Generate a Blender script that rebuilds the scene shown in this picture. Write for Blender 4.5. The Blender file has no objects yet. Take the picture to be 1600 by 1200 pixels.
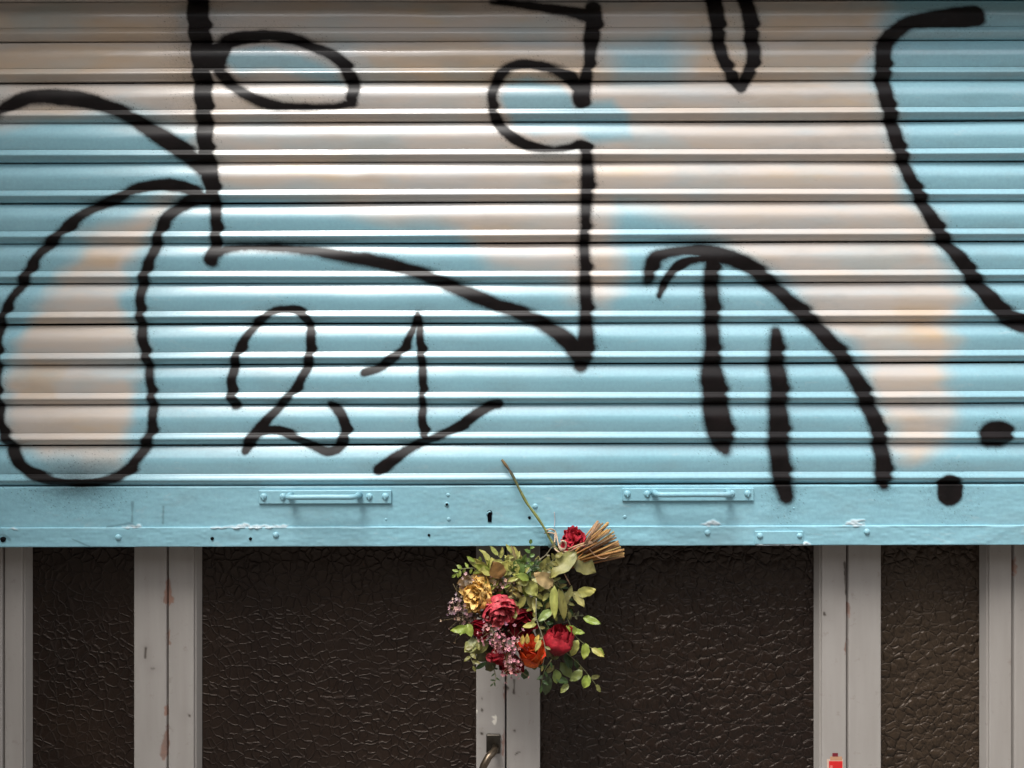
import bpy, math, random
import numpy as np
from mathutils import Vector, Matrix, noise

random.seed(7)
np.random.seed(7)
S = bpy.context.scene
COL = S.collection
R = math.radians

# ------------------------------------------------------------------ camera
K = 0.00125            # metres per photo pixel on the shutter plane
CY, CZ = -1.5, 1.65    # camera distance in front of the shutter and eye height
cam_d = bpy.data.cameras.new('camera')
cam_d.sensor_width = 36.0
cam_d.lens = 27.0
cam_d.clip_start = 0.05
cam_d.clip_end = 500
cam = bpy.data.objects.new('camera', cam_d)
COL.objects.link(cam)
cam.location = (0, CY, CZ)
cam.rotation_euler = (R(90), 0, 0)
S.camera = cam

# ------------------------------------------------------------------ sky, sun, exposure
TO_SUN = Vector((-0.22, -0.40, 0.89)).normalized()
elev = math.asin(TO_SUN.z)
w = bpy.data.worlds.new('World')
S.world = w
w.use_nodes = True
nt = w.node_tree
sky = nt.nodes.new('ShaderNodeTexSky')
sky.sky_type = 'NISHITA'
sky.sun_disc = False
sky.sun_elevation = elev
sky.sun_rotation = math.atan2(TO_SUN.x, TO_SUN.y)
sky.air_density = 1.0
sky.dust_density = 3.0
hs = nt.nodes.new('ShaderNodeHueSaturation')
hs.inputs['Saturation'].default_value = 0.22
nt.links.new(sky.outputs[0], hs.inputs['Color'])
bg = nt.nodes['Background']
bg.inputs['Strength'].default_value = 0.12
nt.links.new(hs.outputs[0], bg.inputs['Color'])

sun_d = bpy.data.lights.new('sun', 'SUN')
sun_d.energy = 1.8
sun_d.angle = R(26)
sun_d.color = (1.0, 0.965, 0.92)
sun = bpy.data.objects.new('sun', sun_d)
COL.objects.link(sun)
sun.rotation_euler = TO_SUN.to_track_quat('Z', 'Y').to_euler()
sun.location = (-2, -4, 9)

S.view_settings.view_transform = 'Standard'
S.view_settings.look = 'None'
S.view_settings.gamma = 1.0
S.view_settings.exposure = 1.0


# ------------------------------------------------------------------ helpers
def P(px, py, y=0.0):
    """A point at depth y found from its place on the survey of the shutter front."""
    k = K * (y - CY) / (-CY)
    return Vector(((px - 800) * k, y, CZ + (600 - py) * k))


def tag(o, label=None, cat=None, group=None, kind=None):
    if label: o['label'] = label
    if cat: o['category'] = cat
    if group: o['group'] = group
    if kind: o['kind'] = kind
    return o


def empty(name, loc, label, cat, group=None):
    o = bpy.data.objects.new(name, None)
    o.empty_display_size = 0.05
    COL.objects.link(o)
    o.location = loc
    return tag(o, label, cat, group)


def world_base(o):
    v = Vector((0, 0, 0))
    while o is not None:
        v += o.location
        o = o.parent
    return v


class MB:
    """Collects verts / faces / per-vertex pigment in world coordinates."""
    def __init__(self):
        self.v, self.f, self.c, self.flat = [], [], [], set()

    def add(self, verts, faces, col=(1, 1, 1), flat=False):
        n = len(self.v)
        self.v.extend([tuple(p) for p in verts])
        if isinstance(col, list):
            self.c.extend(col)
        else:
            self.c.extend([col] * len(verts))
        for f in faces:
            if flat: self.flat.add(len(self.f))
            self.f.append(tuple(i + n for i in f))

    def box(self, x0, x1, y0, y1, z0, z1, col=(1, 1, 1), bev=0.0):
        if bev > 0:
            # chamfered prism: 3 shells of 8 points
            b = bev
            pts, fs = [], []
            idx = {}
            for i, x in enumerate((x0, x1)):
                for j, y in enumerate((y0, y1)):
                    for k, z in enumerate((z0, z1)):
                        sx, sy, sz = (1 - 2 * i), (1 - 2 * j), (1 - 2 * k)
                        idx[i, j, k, 0] = len(pts); pts.append((x, y + sy * b, z + sz * b))
                        idx[i, j, k, 1] = len(pts); pts.append((x + sx * b, y, z + sz * b))
                        idx[i, j, k, 2] = len(pts); pts.append((x + sx * b, y + sy * b, z))
            for i in (0, 1):
                fs.append([idx[i, 0, 0, 0], idx[i, 1, 0, 0], idx[i, 1, 1, 0], idx[i, 0, 1, 0]])
                fs.append([idx[0, i, 0, 1], idx[1, i, 0, 1], idx[1, i, 1, 1], idx[0, i, 1, 1]])
                fs.append([idx[0, 0, i, 2], idx[1, 0, i, 2], idx[1, 1, i, 2], idx[0, 1, i, 2]])
            for a in (0, 1):
                for c in (0, 1):
                    fs.append([idx[a, c, 0, 0], idx[a, c, 1, 0], idx[a, c, 1, 1], idx[a, c, 0, 1]])
                    fs.append([idx[a, 0, c, 0], idx[a, 1, c, 0], idx[a, 1, c, 2], idx[a, 0, c, 2]])
                    fs.append([idx[0, a, c, 1], idx[1, a, c, 1], idx[1, a, c, 2], idx[0, a, c, 2]])
            for i in (0, 1):
                for j in (0, 1):
                    for k in (0, 1):
                        fs.append([idx[i, j, k, 0], idx[i, j, k, 1], idx[i, j, k, 2]])
            self.add(pts, fs, col, flat=True)
        else:
            v = [(x, y, z) for x in (x0, x1) for y in (y0, y1) for z in (z0, z1)]
            f = [(0, 1, 3, 2), (4, 6, 7, 5), (0, 4, 5, 1), (2, 3, 7, 6), (0, 2, 6, 4), (1, 5, 7, 3)]
            self.add(v, f, col, flat=True)

    def tube(self, pts, rad, seg=8, col=(1, 1, 1), caps=True):
        pts = [Vector(p) for p in pts]
        n = len(pts)
        rads = rad if isinstance(rad, (list, tuple)) else [rad] * n
        cols = col if isinstance(col, list) else [col] * n
        t0 = (pts[1] - pts[0]).normalized()
        up = Vector((0, 0, 1)) if abs(t0.z) < 0.9 else Vector((1, 0, 0))
        a = t0.cross(up).normalized()
        vs, cs, fs = [], [], []
        for i in range(n):
            if i == 0: t = pts[1] - pts[0]
            elif i == n - 1: t = pts[-1] - pts[-2]
            else: t = pts[i + 1] - pts[i - 1]
            t.normalize()
            a = (a - t * a.dot(t))
            if a.length < 1e-6: a = t.orthogonal()
            a.normalize()
            b = t.cross(a)
            for k in range(seg):
                q = 2 * math.pi * k / seg
                vs.append(pts[i] + (a * math.cos(q) + b * math.sin(q)) * rads[i])
                cs.append(cols[i])
        for i in range(n - 1):
            for k in range(seg):
                fs.append((i * seg + k, i * seg + (k + 1) % seg, (i + 1) * seg + (k + 1) % seg, (i + 1) * seg + k))
        if caps:
            fs.append(tuple(range(seg))[::-1])
            fs.append(tuple((n - 1) * seg + k for k in range(seg)))
        self.add(vs, fs, cs)

    def build(self, name, mat, parent=None, smooth=True, label=None):
        base = world_base(parent) if parent else Vector((0, 0, 0))
        me = bpy.data.meshes.new(name)
        me.from_pydata([(p[0] - base.x, p[1] - base.y, p[2] - base.z) for p in self.v], [], self.f)
        at = me.color_attributes.new('pigment', 'FLOAT_COLOR', 'POINT')
        arr = np.ones((len(self.v), 4), dtype=np.float32)
        arr[:, :3] = np.array([c[:3] for c in self.c], dtype=np.float32)
        at.data.foreach_set('color', arr.ravel())
        if smooth:
            sm = [i not in self.flat for i in range(len(self.f))]
            me.polygons.foreach_set('use_smooth', sm)
        me.materials.append(mat)
        me.update()
        o = bpy.data.objects.new(name, me)
        COL.objects.link(o)
        if parent: o.parent = parent
        if label: o['label'] = label
        return o


def grid_obj(name, co, nr, nc, mat, parent, paint=None, breaks=(), extra=None):
    """Big sheet from a (nr*nc,3) array of world points; rows in `breaks` start a new strip."""
    base = world_base(parent) if parent else Vector((0, 0, 0))
    co = np.asarray(co, dtype=np.float32) - np.array(base, dtype=np.float32)
    rows = np.array([r for r in range(nr - 1) if (r + 1) not in breaks])
    c = np.arange(nc - 1)
    a = (rows[:, None] * nc + c[None, :]).ravel()
    quads = np.stack([a, a + nc, a + nc + 1, a + 1], 1).astype(np.int32)
    nq = len(quads)
    me = bpy.data.meshes.new(name)
    me.vertices.add(len(co)); me.vertices.foreach_set('co', co.ravel())
    me.loops.add(nq * 4); me.loops.foreach_set('vertex_index', quads.ravel())
    me.polygons.add(nq); me.polygons.foreach_set('loop_start', np.arange(0, nq * 4, 4, dtype=np.int32))
    me.polygons.foreach_set('use_smooth', np.ones(nq, dtype=bool))
    if paint is not None:
        at = me.color_attributes.new('paint', 'FLOAT_COLOR', 'POINT')
        at.data.foreach_set('color', paint.astype(np.float32).ravel())
    me.materials.append(mat)
    me.update(calc_edges=True)
    me.validate()
    o = bpy.data.objects.new(name, me)
    COL.objects.link(o)
    if parent: o.parent = parent
    return o


# ------------------------------------------------------------------ materials
def mat_new(name):
    m = bpy.data.materials.new(name)
    m.use_nodes = True
    return m, m.node_tree, m.node_tree.nodes['Principled BSDF']


def N(nt, t, **kw):
    n = nt.nodes.new(t)
    for k, v in kw.items():
        if k in n.inputs: n.inputs[k].default_value = v
        else: setattr(n, k, v)
    return n


def coords(nt, scale=(1, 1, 1)):
    tc = N(nt, 'ShaderNodeTexCoord')
    mp = N(nt, 'ShaderNodeMapping')
    mp.inputs['Scale'].default_value = scale
    nt.links.new(tc.outputs['Object'], mp.inputs[0])
    return mp.outputs[0]


def geo_coords(nt, scale=(1, 1, 1)):
    g = N(nt, 'ShaderNodeNewGeometry')
    mp = N(nt, 'ShaderNodeMapping')
    mp.inputs['Scale'].default_value = scale
    nt.links.new(g.outputs['Position'], mp.inputs[0])
    return mp.outputs[0]


def noise_n(nt, vec, scale, detail=3, rough=0.5, dist=0.0):
    n = N(nt, 'ShaderNodeTexNoise')
    n.inputs['Scale'].default_value = scale
    n.inputs['Detail'].default_value = detail
    n.inputs['Roughness'].default_value = rough
    n.inputs['Distortion'].default_value = dist
    nt.links.new(vec, n.inputs['Vector'])
    return n.outputs['Fac']


def ramp(nt, fac, stops):
    r = N(nt, 'ShaderNodeValToRGB')
    e = r.color_ramp.elements
    while len(e) < len(stops): e.new(0.5)
    for i, (p, c) in enumerate(stops):
        e[i].position = p
        e[i].color = (c[0], c[1], c[2], 1) if isinstance(c, tuple) else (c, c, c, 1)
    nt.links.new(fac, r.inputs[0])
    return r.outputs[0]


def mix(nt, fac, a, b, mode='MIX'):
    m = N(nt, 'ShaderNodeMix', data_type='RGBA', blend_type=mode)
    for s, v in ((m.inputs[0], fac), (m.inputs[6], a), (m.inputs[7], b)):
        if isinstance(v, (int, float)): s.default_value = v
        elif isinstance(v, tuple): s.default_value = (v[0], v[1], v[2], 1)
        else: nt.links.new(v, s)
    return m.outputs[2]


def math_n(nt, op, a, b=0.0, clamp=False):
    m = N(nt, 'ShaderNodeMath', operation=op)
    m.use_clamp = clamp
    for s, v in ((m.inputs[0], a), (m.inputs[1], b)):
        if isinstance(v, (int, float)): s.default_value = v
        else: nt.links.new(v, s)
    return m.outputs[0]


def bump(nt, h, strength, dist, prev=None):
    b = N(nt, 'ShaderNodeBump')
    b.inputs['Strength'].default_value = strength
    b.inputs['Distance'].default_value = dist
    nt.links.new(h, b.inputs['Height'])
    if prev is not None: nt.links.new(prev, b.inputs['Normal'])
    return b.outputs[0]


BLUE = (0.185, 0.425, 0.515)


def paint_mat(name, with_attr=True, rough=0.24, ior=1.5, coat=0.0):
    m, nt, bs = mat_new(name)
    pos = geo_coords(nt)
    n1 = noise_n(nt, pos, 3.0, 4)
    blue = ramp(nt, n1, [(0.3, (0.235, 0.475, 0.56)), (0.7, (0.28, 0.525, 0.61))])
    fine = noise_n(nt, pos, 160, 3)
    blue = mix(nt, 0.10, blue, ramp(nt, fine, [(0.3, 0.2), (0.7, 0.8)]), 'OVERLAY')
    r_in = rough
    col = blue
    chips = None
    if with_attr:
        at = N(nt, 'ShaderNodeAttribute', attribute_name='paint')
        sp = N(nt, 'ShaderNodeSeparateColor')
        nt.links.new(at.outputs['Color'], sp.inputs[0])
        k, g, chips = sp.outputs[0], sp.outputs[1], sp.outputs[2]
        pst = geo_coords(nt, (1.2, 1, 4.5))
        nb = noise_n(nt, pst, 3.6, 4, 0.55)
        beige = ramp(nt, nb, [(0.30, (0.50, 0.50, 0.485)), (0.48, (0.57, 0.51, 0.455)), (0.62, (0.59, 0.50, 0.415)), (0.76, (0.63, 0.48, 0.31))])
        beige = mix(nt, math_n(nt, 'MULTIPLY', at.outputs['Alpha'], 0.55), beige, ramp(nt, nb, [(0.35, (0.54, 0.42, 0.30)), (0.6, (0.60, 0.42, 0.25))]))
        nb2 = noise_n(nt, geo_coords(nt, (1, 1, 2.2)), 5.0, 3, 0.5)
        gfac = math_n(nt, 'MULTIPLY', g, ramp(nt, nb2, [(0.34, 0.72), (0.50, 1.0)]))
        col = mix(nt, gfac, blue, beige)
        col = mix(nt, chips, col, (0.50, 0.60, 0.64))
        blk = ramp(nt, noise_n(nt, pos, 30, 3), [(0.3, (0.004, 0.003, 0.003)), (0.7, (0.009, 0.006, 0.006))])
        col = mix(nt, k, col, blk)
        kr = math_n(nt, 'MULTIPLY', k, 0.12)
        nr = math_n(nt, 'MULTIPLY', noise_n(nt, geo_coords(nt, (1, 1, 6)), 9, 4), 0.16)
        rr = math_n(nt, 'ADD', math_n(nt, 'ADD', kr, nr), rough - 0.08)
        nt.links.new(rr, bs.inputs['Roughness'])
    else:
        bs.inputs['Roughness'].default_value = rough
    if coat:
        nt.links.new(math_n(nt, 'MULTIPLY', math_n(nt, 'SUBTRACT', 1.0, math_n(nt, 'MULTIPLY', k, 0.92)), coat), bs.inputs['Coat Weight'])
        bs.inputs['Coat Roughness'].default_value = 0.13
        bs.inputs['Coat IOR'].default_value = 1.6
    sc = ramp(nt, noise_n(nt, geo_coords(nt, (1, 1, 2.6)), 26, 6, 0.7, 0.6), [(0.60, 0.0), (0.68, 1.0)])
    notk = math_n(nt, 'SUBTRACT', 1.0, math_n(nt, 'MULTIPLY', k, 0.95)) if with_attr else 1.0
    col = mix(nt, math_n(nt, 'MULTIPLY', math_n(nt, 'MULTIPLY', sc, notk), 0.14), col, (0.62, 0.66, 0.66))
    dg = ramp(nt, noise_n(nt, geo_coords(nt, (0.7, 1, 2.0)), 8, 6, 0.65), [(0.52, 0.0), (0.75, 1.0)])
    col = mix(nt, math_n(nt, 'MULTIPLY', math_n(nt, 'MULTIPLY', dg, notk), 0.26), col, (0.17, 0.17, 0.155))
    # grime specks
    sp2 = ramp(nt, noise_n(nt, pos, 420, 2), [(0.74, 0.0), (0.80, 1.0)])
    col = mix(nt, math_n(nt, 'MULTIPLY', math_n(nt, 'MULTIPLY', sp2, notk), 0.25), col, (0.06, 0.05, 0.04))
    nt.links.new(col, bs.inputs['Base Color'])
    bs.inputs['IOR'].default_value = ior
    if with_attr:
        nt.links.new(math_n(nt, 'SUBTRACT', ior, math_n(nt, 'MULTIPLY', k, ior - 1.30)), bs.inputs['IOR'])
    b1 = bump(nt, noise_n(nt, geo_coords(nt, (1, 1, 3)), 7, 3), 0.25, 0.004)
    b2 = bump(nt, noise_n(nt, pos, 260, 3), 0.10, 0.0008, b1)
    nt.links.new(b2, bs.inputs['Normal'])
    return m


M_SLAT = paint_mat('shutter_paint', True, 0.31, 1.8, 0.7)
M_BAR = paint_mat('bar_paint', True, 0.42, 1.5)
M_BLUE = paint_mat('blue_fitting_paint', False, 0.38)


def wood_paint():
    m, nt, bs = mat_new('door_paint')
    pos = geo_coords(nt)
    n1 = noise_n(nt, geo_coords(nt, (8, 8, 1)), 6, 4)
    col = ramp(nt, n1, [(0.3, (0.325, 0.30, 0.275)), (0.7, (0.365, 0.34, 0.315))])
    dirt = ramp(nt, noise_n(nt, pos, 60, 5, 0.6), [(0.62, 0.0), (0.75, 0.35)])
    col = mix(nt, dirt, col, (0.16, 0.12, 0.09))
    at = N(nt, 'ShaderNodeAttribute', attribute_name='paint')
    sp = N(nt, 'ShaderNodeSeparateColor')
    nt.links.new(at.outputs['Color'], sp.inputs[0])
    rn = ramp(nt, noise_n(nt, pos, 45, 4), [(0.3, (0.10, 0.03, 0.012)), (0.7, (0.30, 0.09, 0.03))])
    col = mix(nt, sp.outputs[0], col, rn)
    col = mix(nt, sp.outputs[1], col, (0.07, 0.055, 0.045))
    col = mix(nt, sp.outputs[2], col, (0.72, 0.68, 0.60))
    nt.links.new(col, bs.inputs['Base Color'])
    bs.inputs['Roughness'].default_value = 0.5
    nt.links.new(bump(nt, noise_n(nt, geo_coords(nt, (5, 5, 1)), 40, 4), 0.15, 0.001), bs.inputs['Normal'])
    return m


M_DOOR = wood_paint()


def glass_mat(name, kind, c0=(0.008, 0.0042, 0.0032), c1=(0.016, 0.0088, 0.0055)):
    m, nt, bs = mat_new(name)
    pos = geo_coords(nt, (1, 0.0, 1))
    warp = N(nt, 'ShaderNodeTexNoise'); warp.inputs['Scale'].default_value = 38; warp.inputs['Detail'].default_value = 2
    nt.links.new(pos, warp.inputs['Vector'])
    vm = N(nt, 'ShaderNodeVectorMath', operation='MULTIPLY_ADD')
    nt.links.new(warp.outputs['Color'], vm.inputs[0])
    vm.inputs[1].default_value = (0.020, 0.0, 0.020)
    nt.links.new(pos, vm.inputs[2])
    v = N(nt, 'ShaderNodeTexVoronoi', feature='DISTANCE_TO_EDGE'); v.inputs['Scale'].default_value = 54
    nt.links.new(vm.outputs[0], v.inputs['Vector'])
    v2 = N(nt, 'ShaderNodeTexVoronoi', feature='SMOOTH_F1'); v2.inputs['Scale'].default_value = 56
    v2.inputs['Smoothness'].default_value = 0.25
    nt.links.new(vm.outputs[0], v2.inputs['Vector'])
    fine = noise_n(nt, pos, 190, 3, 0.6)
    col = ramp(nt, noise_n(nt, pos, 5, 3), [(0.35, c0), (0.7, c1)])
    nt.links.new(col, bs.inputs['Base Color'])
    bs.inputs['IOR'].default_value = 1.5
    bs.inputs['Specular IOR Level'].default_value = 0.42
    bs.inputs['Specular Tint'].default_value = (1.0, 0.86, 0.76, 1)
    patch = ramp(nt, noise_n(nt, pos, 7, 3, 0.6), [(0.36, 0.35), (0.60, 1.0)])
    if kind == 'ridge':
        h = ramp(nt, v.outputs['Distance'], [(0.0, 1.0), (0.04, 0.75), (0.10, 0.16), (0.20, 0.0)])
        hh = math_n(nt, 'MULTIPLY', h, patch)
        b1 = bump(nt, hh, 0.9, 0.0025)
        b2 = bump(nt, fine, 0.5, 0.0016, b1)
        nt.links.new(ramp(nt, h, [(0.0, 0.30), (0.5, 0.56)]), bs.inputs['Roughness'])
    else:
        h = ramp(nt, v.outputs['Distance'], [(0.0, 0.0), (0.08, 0.50), (0.18, 0.84), (0.40, 1.0)])
        b0 = bump(nt, ramp(nt, v2.outputs['Distance'], [(0.0, 1.0), (0.25, 0.86), (0.45, 0.50), (0.62, 0.0)]), 0.8, 0.0036)
        hh = math_n(nt, 'MULTIPLY', h, math_n(nt, 'ADD', math_n(nt, 'MULTIPLY', patch, 0.5), 0.5))
        b1 = bump(nt, hh, 0.9, 0.0028, b0)
        b2 = bump(nt, fine, 0.3, 0.0012, b1)
        nt.links.new(ramp(nt, h, [(0.35, 0.50), (0.95, 0.32)]), bs.inputs['Roughness'])
    nt.links.new(b2, bs.inputs['Normal'])
    return m


M_GL_R = glass_mat('crackled_glass', 'ridge')
M_GL_S = glass_mat('hammered_glass', 'scale')
M_GL_LIT = glass_mat('lightened_hammered_glass', 'scale', (0.028, 0.018, 0.011), (0.040, 0.027, 0.017))  # hammered glass, base colour lightened to stand in for light on this pane


def pigment_mat(name, rough=0.6, transl=0.0, vein=False, var=0.25, nscale=90, bmp=0.3, spec=0.5):
    m, nt, bs = mat_new(name)
    at = N(nt, 'ShaderNodeAttribute', attribute_name='pigment')
    pos = coords(nt)
    n1 = noise_n(nt, pos, nscale, 4, 0.6)
    sh = ramp(nt, n1, [(0.25, 1.0 - var), (0.75, 1.0 + var)])
    col = mix(nt, 1.0, at.outputs['Color'], sh, 'MULTIPLY')
    nt.links.new(col, bs.inputs['Base Color'])
    bs.inputs['Roughness'].default_value = rough
    bs.inputs['Specular IOR Level'].default_value = spec
    nt.links.new(bump(nt, noise_n(nt, pos, nscale * 3, 3), bmp, 0.001), bs.inputs['Normal'])
    if transl > 0:
        tr = N(nt, 'ShaderNodeBsdfTranslucent')
        nt.links.new(col, tr.inputs['Color'])
        mx = N(nt, 'ShaderNodeMixShader'); mx.inputs[0].default_value = transl
        nt.links.new(bs.outputs[0], mx.inputs[1]); nt.links.new(tr.outputs[0], mx.inputs[2])
        nt.links.new(mx.outputs[0], nt.nodes['Material Output'].inputs['Surface'])
    return m


M_PETAL = pigment_mat('dried_petal', 0.6, 0.12, var=0.5, nscale=140, bmp=0.5, spec=0.25)
M_LEAF = pigment_mat('leaf', 0.42, 0.22, var=0.25, nscale=70, bmp=0.2)
M_STEM = pigment_mat('dry_stem', 0.6, 0, var=0.35, nscale=200, bmp=0.4)
M_TWINE = pigment_mat('twine', 0.8, 0, var=0.25, nscale=400, bmp=0.6)
M_METAL = pigment_mat('bronzed_metal', 0.35, 0, var=0.3, nscale=80, bmp=0.15)
M_METAL.node_tree.nodes['Principled BSDF'].inputs['Metallic'].default_value = 0.8
M_DARK = pigment_mat('dark_hole', 0.9, 0, spec=0.1)
M_STICK = pigment_mat('sticker', 0.35, 0, var=0.05, bmp=0.02)


def plain_noise_mat(name, c0, c1, rough, scale, bmp=0.3):
    m, nt, bs = mat_new(name)
    pos = geo_coords(nt)
    nt.links.new(ramp(nt, noise_n(nt, pos, scale, 6, 0.6), [(0.3, c0), (0.7, c1)]), bs.inputs['Base Color'])
    bs.inputs['Roughness'].default_value = rough
    nt.links.new(bump(nt, noise_n(nt, pos, scale * 12, 4), bmp, 0.004), bs.inputs['Normal'])
    return m


M_WALL = plain_noise_mat('render_wall', (0.30, 0.27, 0.24), (0.38, 0.35, 0.31), 0.9, 4)
M_OPP = plain_noise_mat('opposite_wall', (0.20, 0.16, 0.13), (0.27, 0.22, 0.18), 0.9, 1.5)
M_GROUND = plain_noise_mat('paving', (0.12, 0.112, 0.104), (0.17, 0.16, 0.15), 0.85, 3)

# ------------------------------------------------------------------ setting
OPEN = 1.13           # half width of the shop opening
g = MB(); g.box(-40, 40, -9.4, 0.6, -0.3, 0.0)
tag(g.build('pavement', M_GROUND, smooth=False), kind='structure')
fw = MB()
LINT = 2.412
fw.box(-7, -OPEN, -0.09, 0.5, 0.0, 8.0)
fw.box(-7, -1.36, -1.0, -0.09, 0.0, 8.0)  # unseen projecting wall, added to block sky and sun from the left
fw.box(OPEN, 7, -0.09, 0.5, 0.0, 8.0)
fw.box(-OPEN, OPEN, -0.09, 0.5, LINT, 8.0)
tag(fw.build('shopfront_wall', M_WALL, smooth=False), 'rendered wall surrounding the shuttered opening, with an unseen projection added to shade the left side', 'wall', kind='thing')
ob = MB()
ob.box(-14, 14, -19, -9.4, 0.0, 6.6)
tag(ob.build('building', M_OPP, smooth=False), 'brown building standing across the street from the shutter', 'building')
ib = MB(); ib.box(-OPEN, OPEN, 0.30, 0.34, 0.0, LINT)
tag(ib.build('interior_wall', M_DARK, smooth=False), kind='structure')

# ------------------------------------------------------------------ graffiti survey (photo pixels: x, y, width)
STROKES = [
 # long upright with its hook
 (3.5, [(311,-30,36),(314,10,34),(318,60,34),(320,118,30),(323,180,27),(326,236,25),(334,280,27),(338,305,22),(341,340,18),(341,378,19),(334,404,24)]),
 (3.0, [(306,-20,22),(308,60,18),(312,118,10),(316,180,6)]),
 # long falling wave
 (5.0, [(334,408,16),(345,396,16),(362,388,15),(395,386,14),(440,387,15),(489,392,17),(540,401,19),(581,407,21),(631,420,20),(675,434,20),(719,453,22),(766,473,22),(817,492,22),(850,507,22),(884,532,26),(905,556,30)]),
 # leaf shaped loop
 (3.5, [(335,92,44),(348,82,34),(365,66,20),(412,58,15),(456,62,15),(493,75,17),(527,92,18),(548,116,20),(556,137,19),(552,157,16)]),
 (4.5, [(552,163,10),(520,170,9),(472,170,12),(432,167,15),(398,155,18),(368,136,18),(348,112,20)]),
 # left falling arc
 (4.5, [(-10,184,16),(0,178,17),(20,166,19),(50,154,22),(91,152,26),(135,157,25),(169,167,22),(202,181,20),(236,201,24),(270,224,27),(304,247,27),(325,266,24)]),
 # big oval
 (3.5, [(318,306,18),(290,294,20),(258,290,18),(219,297,17),(189,310,15),(145,328,15),(111,354,16),(74,388,16),(54,417,16),(34,451,15),(17,481,14),(6,508,14),(2,542,14),(0,582,14),(3,630,14),(10,667,15),(20,690,18),(37,721,18),(57,738,18),(88,748,16),(135,752,14),(175,747,15),(202,734,17),(219,714,17),(233,690,17),(242,667,15),(242,630,14),(239,599,14),(233,555,15),(227,525,16),(224,491,15),(225,454,16),(233,420,16),(243,397,16),(256,355,17),(275,331,18),(302,314,18),(326,310,16)]),
 # figure two
 (2.5, [(370,630,18),(365,616,16),(366,589,15),(371,562,14),(385,532,14),(405,505,13),(429,488,12),(456,484,12),(475,490,13),(486,508,13),(489,535,14),(484,566,14),(469,599,13),(446,626,14),(425,650,15),(403,674,17),(391,692,18),(386,702,12)]),
 (2.5, [(391,690,14),(412,674,13),(436,671,14),(464,682,12),(489,695,13),(513,704,13),(531,698,15),(542,674,15),(538,652,14),(528,638,15),(519,632,13)]),
 # figure one
 (2.5, [(571,582,12),(594,574,13),(614,560,14),(634,542,13),(646,516,12),(655,491,10)]),
 (2.5, [(656,492,11),(658,532,13),(661,566,13),(662,599,12),(661,633,11),(662,667,14),(667,684,12)]),
 (2.5, [(593,733,18),(614,718,17),(648,696,13),(682,682,12),(716,667,15),(743,648,15),(766,634,15),(780,631,14)]),
 # black band under the top slat
 (4.0, [(770,4,8),(810,8,14),(860,16,18),(900,24,20),(926,29,26)]),
 # hooked line in the middle
 (3.5, [(928,16,26),(927,51,26),(923,84,20),(919,112,16),(913,138,24),(908,158,28)]),
 (3.5, [(906,140,20),(888,122,18),(851,110,14),(817,105,14),(791,114,16),(775,135,16),(770,162,15),(777,189,16),(797,213,18),(824,229,16),(856,237,11),(886,235,11),(906,229,14),(917,236,20)]),
 (5.0, [(917,236,18),(918,262,20),(918,287,22),(915,338,18),(913,388,18),(914,415,18),(915,448,20),(915,481,20),(916,522,24),(911,552,32),(907,571,22)]),
 # V shaped drop
 (3.5, [(1117,-10,26),(1118,20,26),(1121,51,22),(1126,88,20),(1138,115,18),(1156,140,16)]),
 (3.5, [(1166,-10,26),(1168,20,24),(1173,51,24),(1176,88,22),(1170,116,20),(1157,140,18)]),
 # big right-hand hook
 (4.0, [(1518,30,34),(1482,34,32),(1443,37,24),(1411,45,23),(1388,64,26),(1378,88,26),(1378,125,26),(1382,162,24),(1391,192,22),(1397,223,22),(1408,250,20),(1419,283,20),(1435,310,20),(1449,341,20),(1468,371,22),(1487,397,22),(1505,420,24),(1522,444,24),(1543,471,26),(1566,493,26),(1590,506,30),(1612,508,34)]),
 # arch of the lower sign
 (5.0, [(1013,437,18),(1016,420,22),(1024,405,22),(1043,397,18),(1070,393,18),(1095,394,24),(1120,400,28),(1145,407,26),(1171,420,24),(1202,444,24),(1229,471,24),(1252,491,25),(1276,515,24),(1296,539,24),(1316,562,24),(1333,593,25),(1347,620,25),(1360,650,25),(1369,677,24),(1375,711,26),(1376,741,30),(1377,757,18)]),
 (3.0, [(1029,464,8),(1043,434,14),(1063,414,14),(1087,407,12),(1105,407,12)]),
 (5.5, [(1111,405,26),(1111,464,26),(1111,515,25),(1111,560,28),(1112,596,40),(1116,623,40),(1119,657,44),(1125,680,42),(1132,703,18)]),
 (6.0, [(1210,520,16),(1210,540,24),(1212,582,30),(1214,616,31),(1214,667,34),(1215,707,34),(1219,744,32),(1225,775,26)]),
 (3.0, [(1480,761,40),(1480,771,40)]),
 (4.5, [(1545,680,40),(1558,680,40)]),
]
HALO = [((125, 752), 75, 34, 0.75), ((1222, 770), 26, 40, 0.35), ((1376, 755), 22, 26, 0.3), ((1120, 640), 40, 60, 0.16),
        ((1480, 768), 40, 40, 0.22), ((905, 560), 40, 26, 0.25), ((1125, 690), 36, 26, 0.25), ((308, 60), 40, 120, 0.35)]
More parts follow.
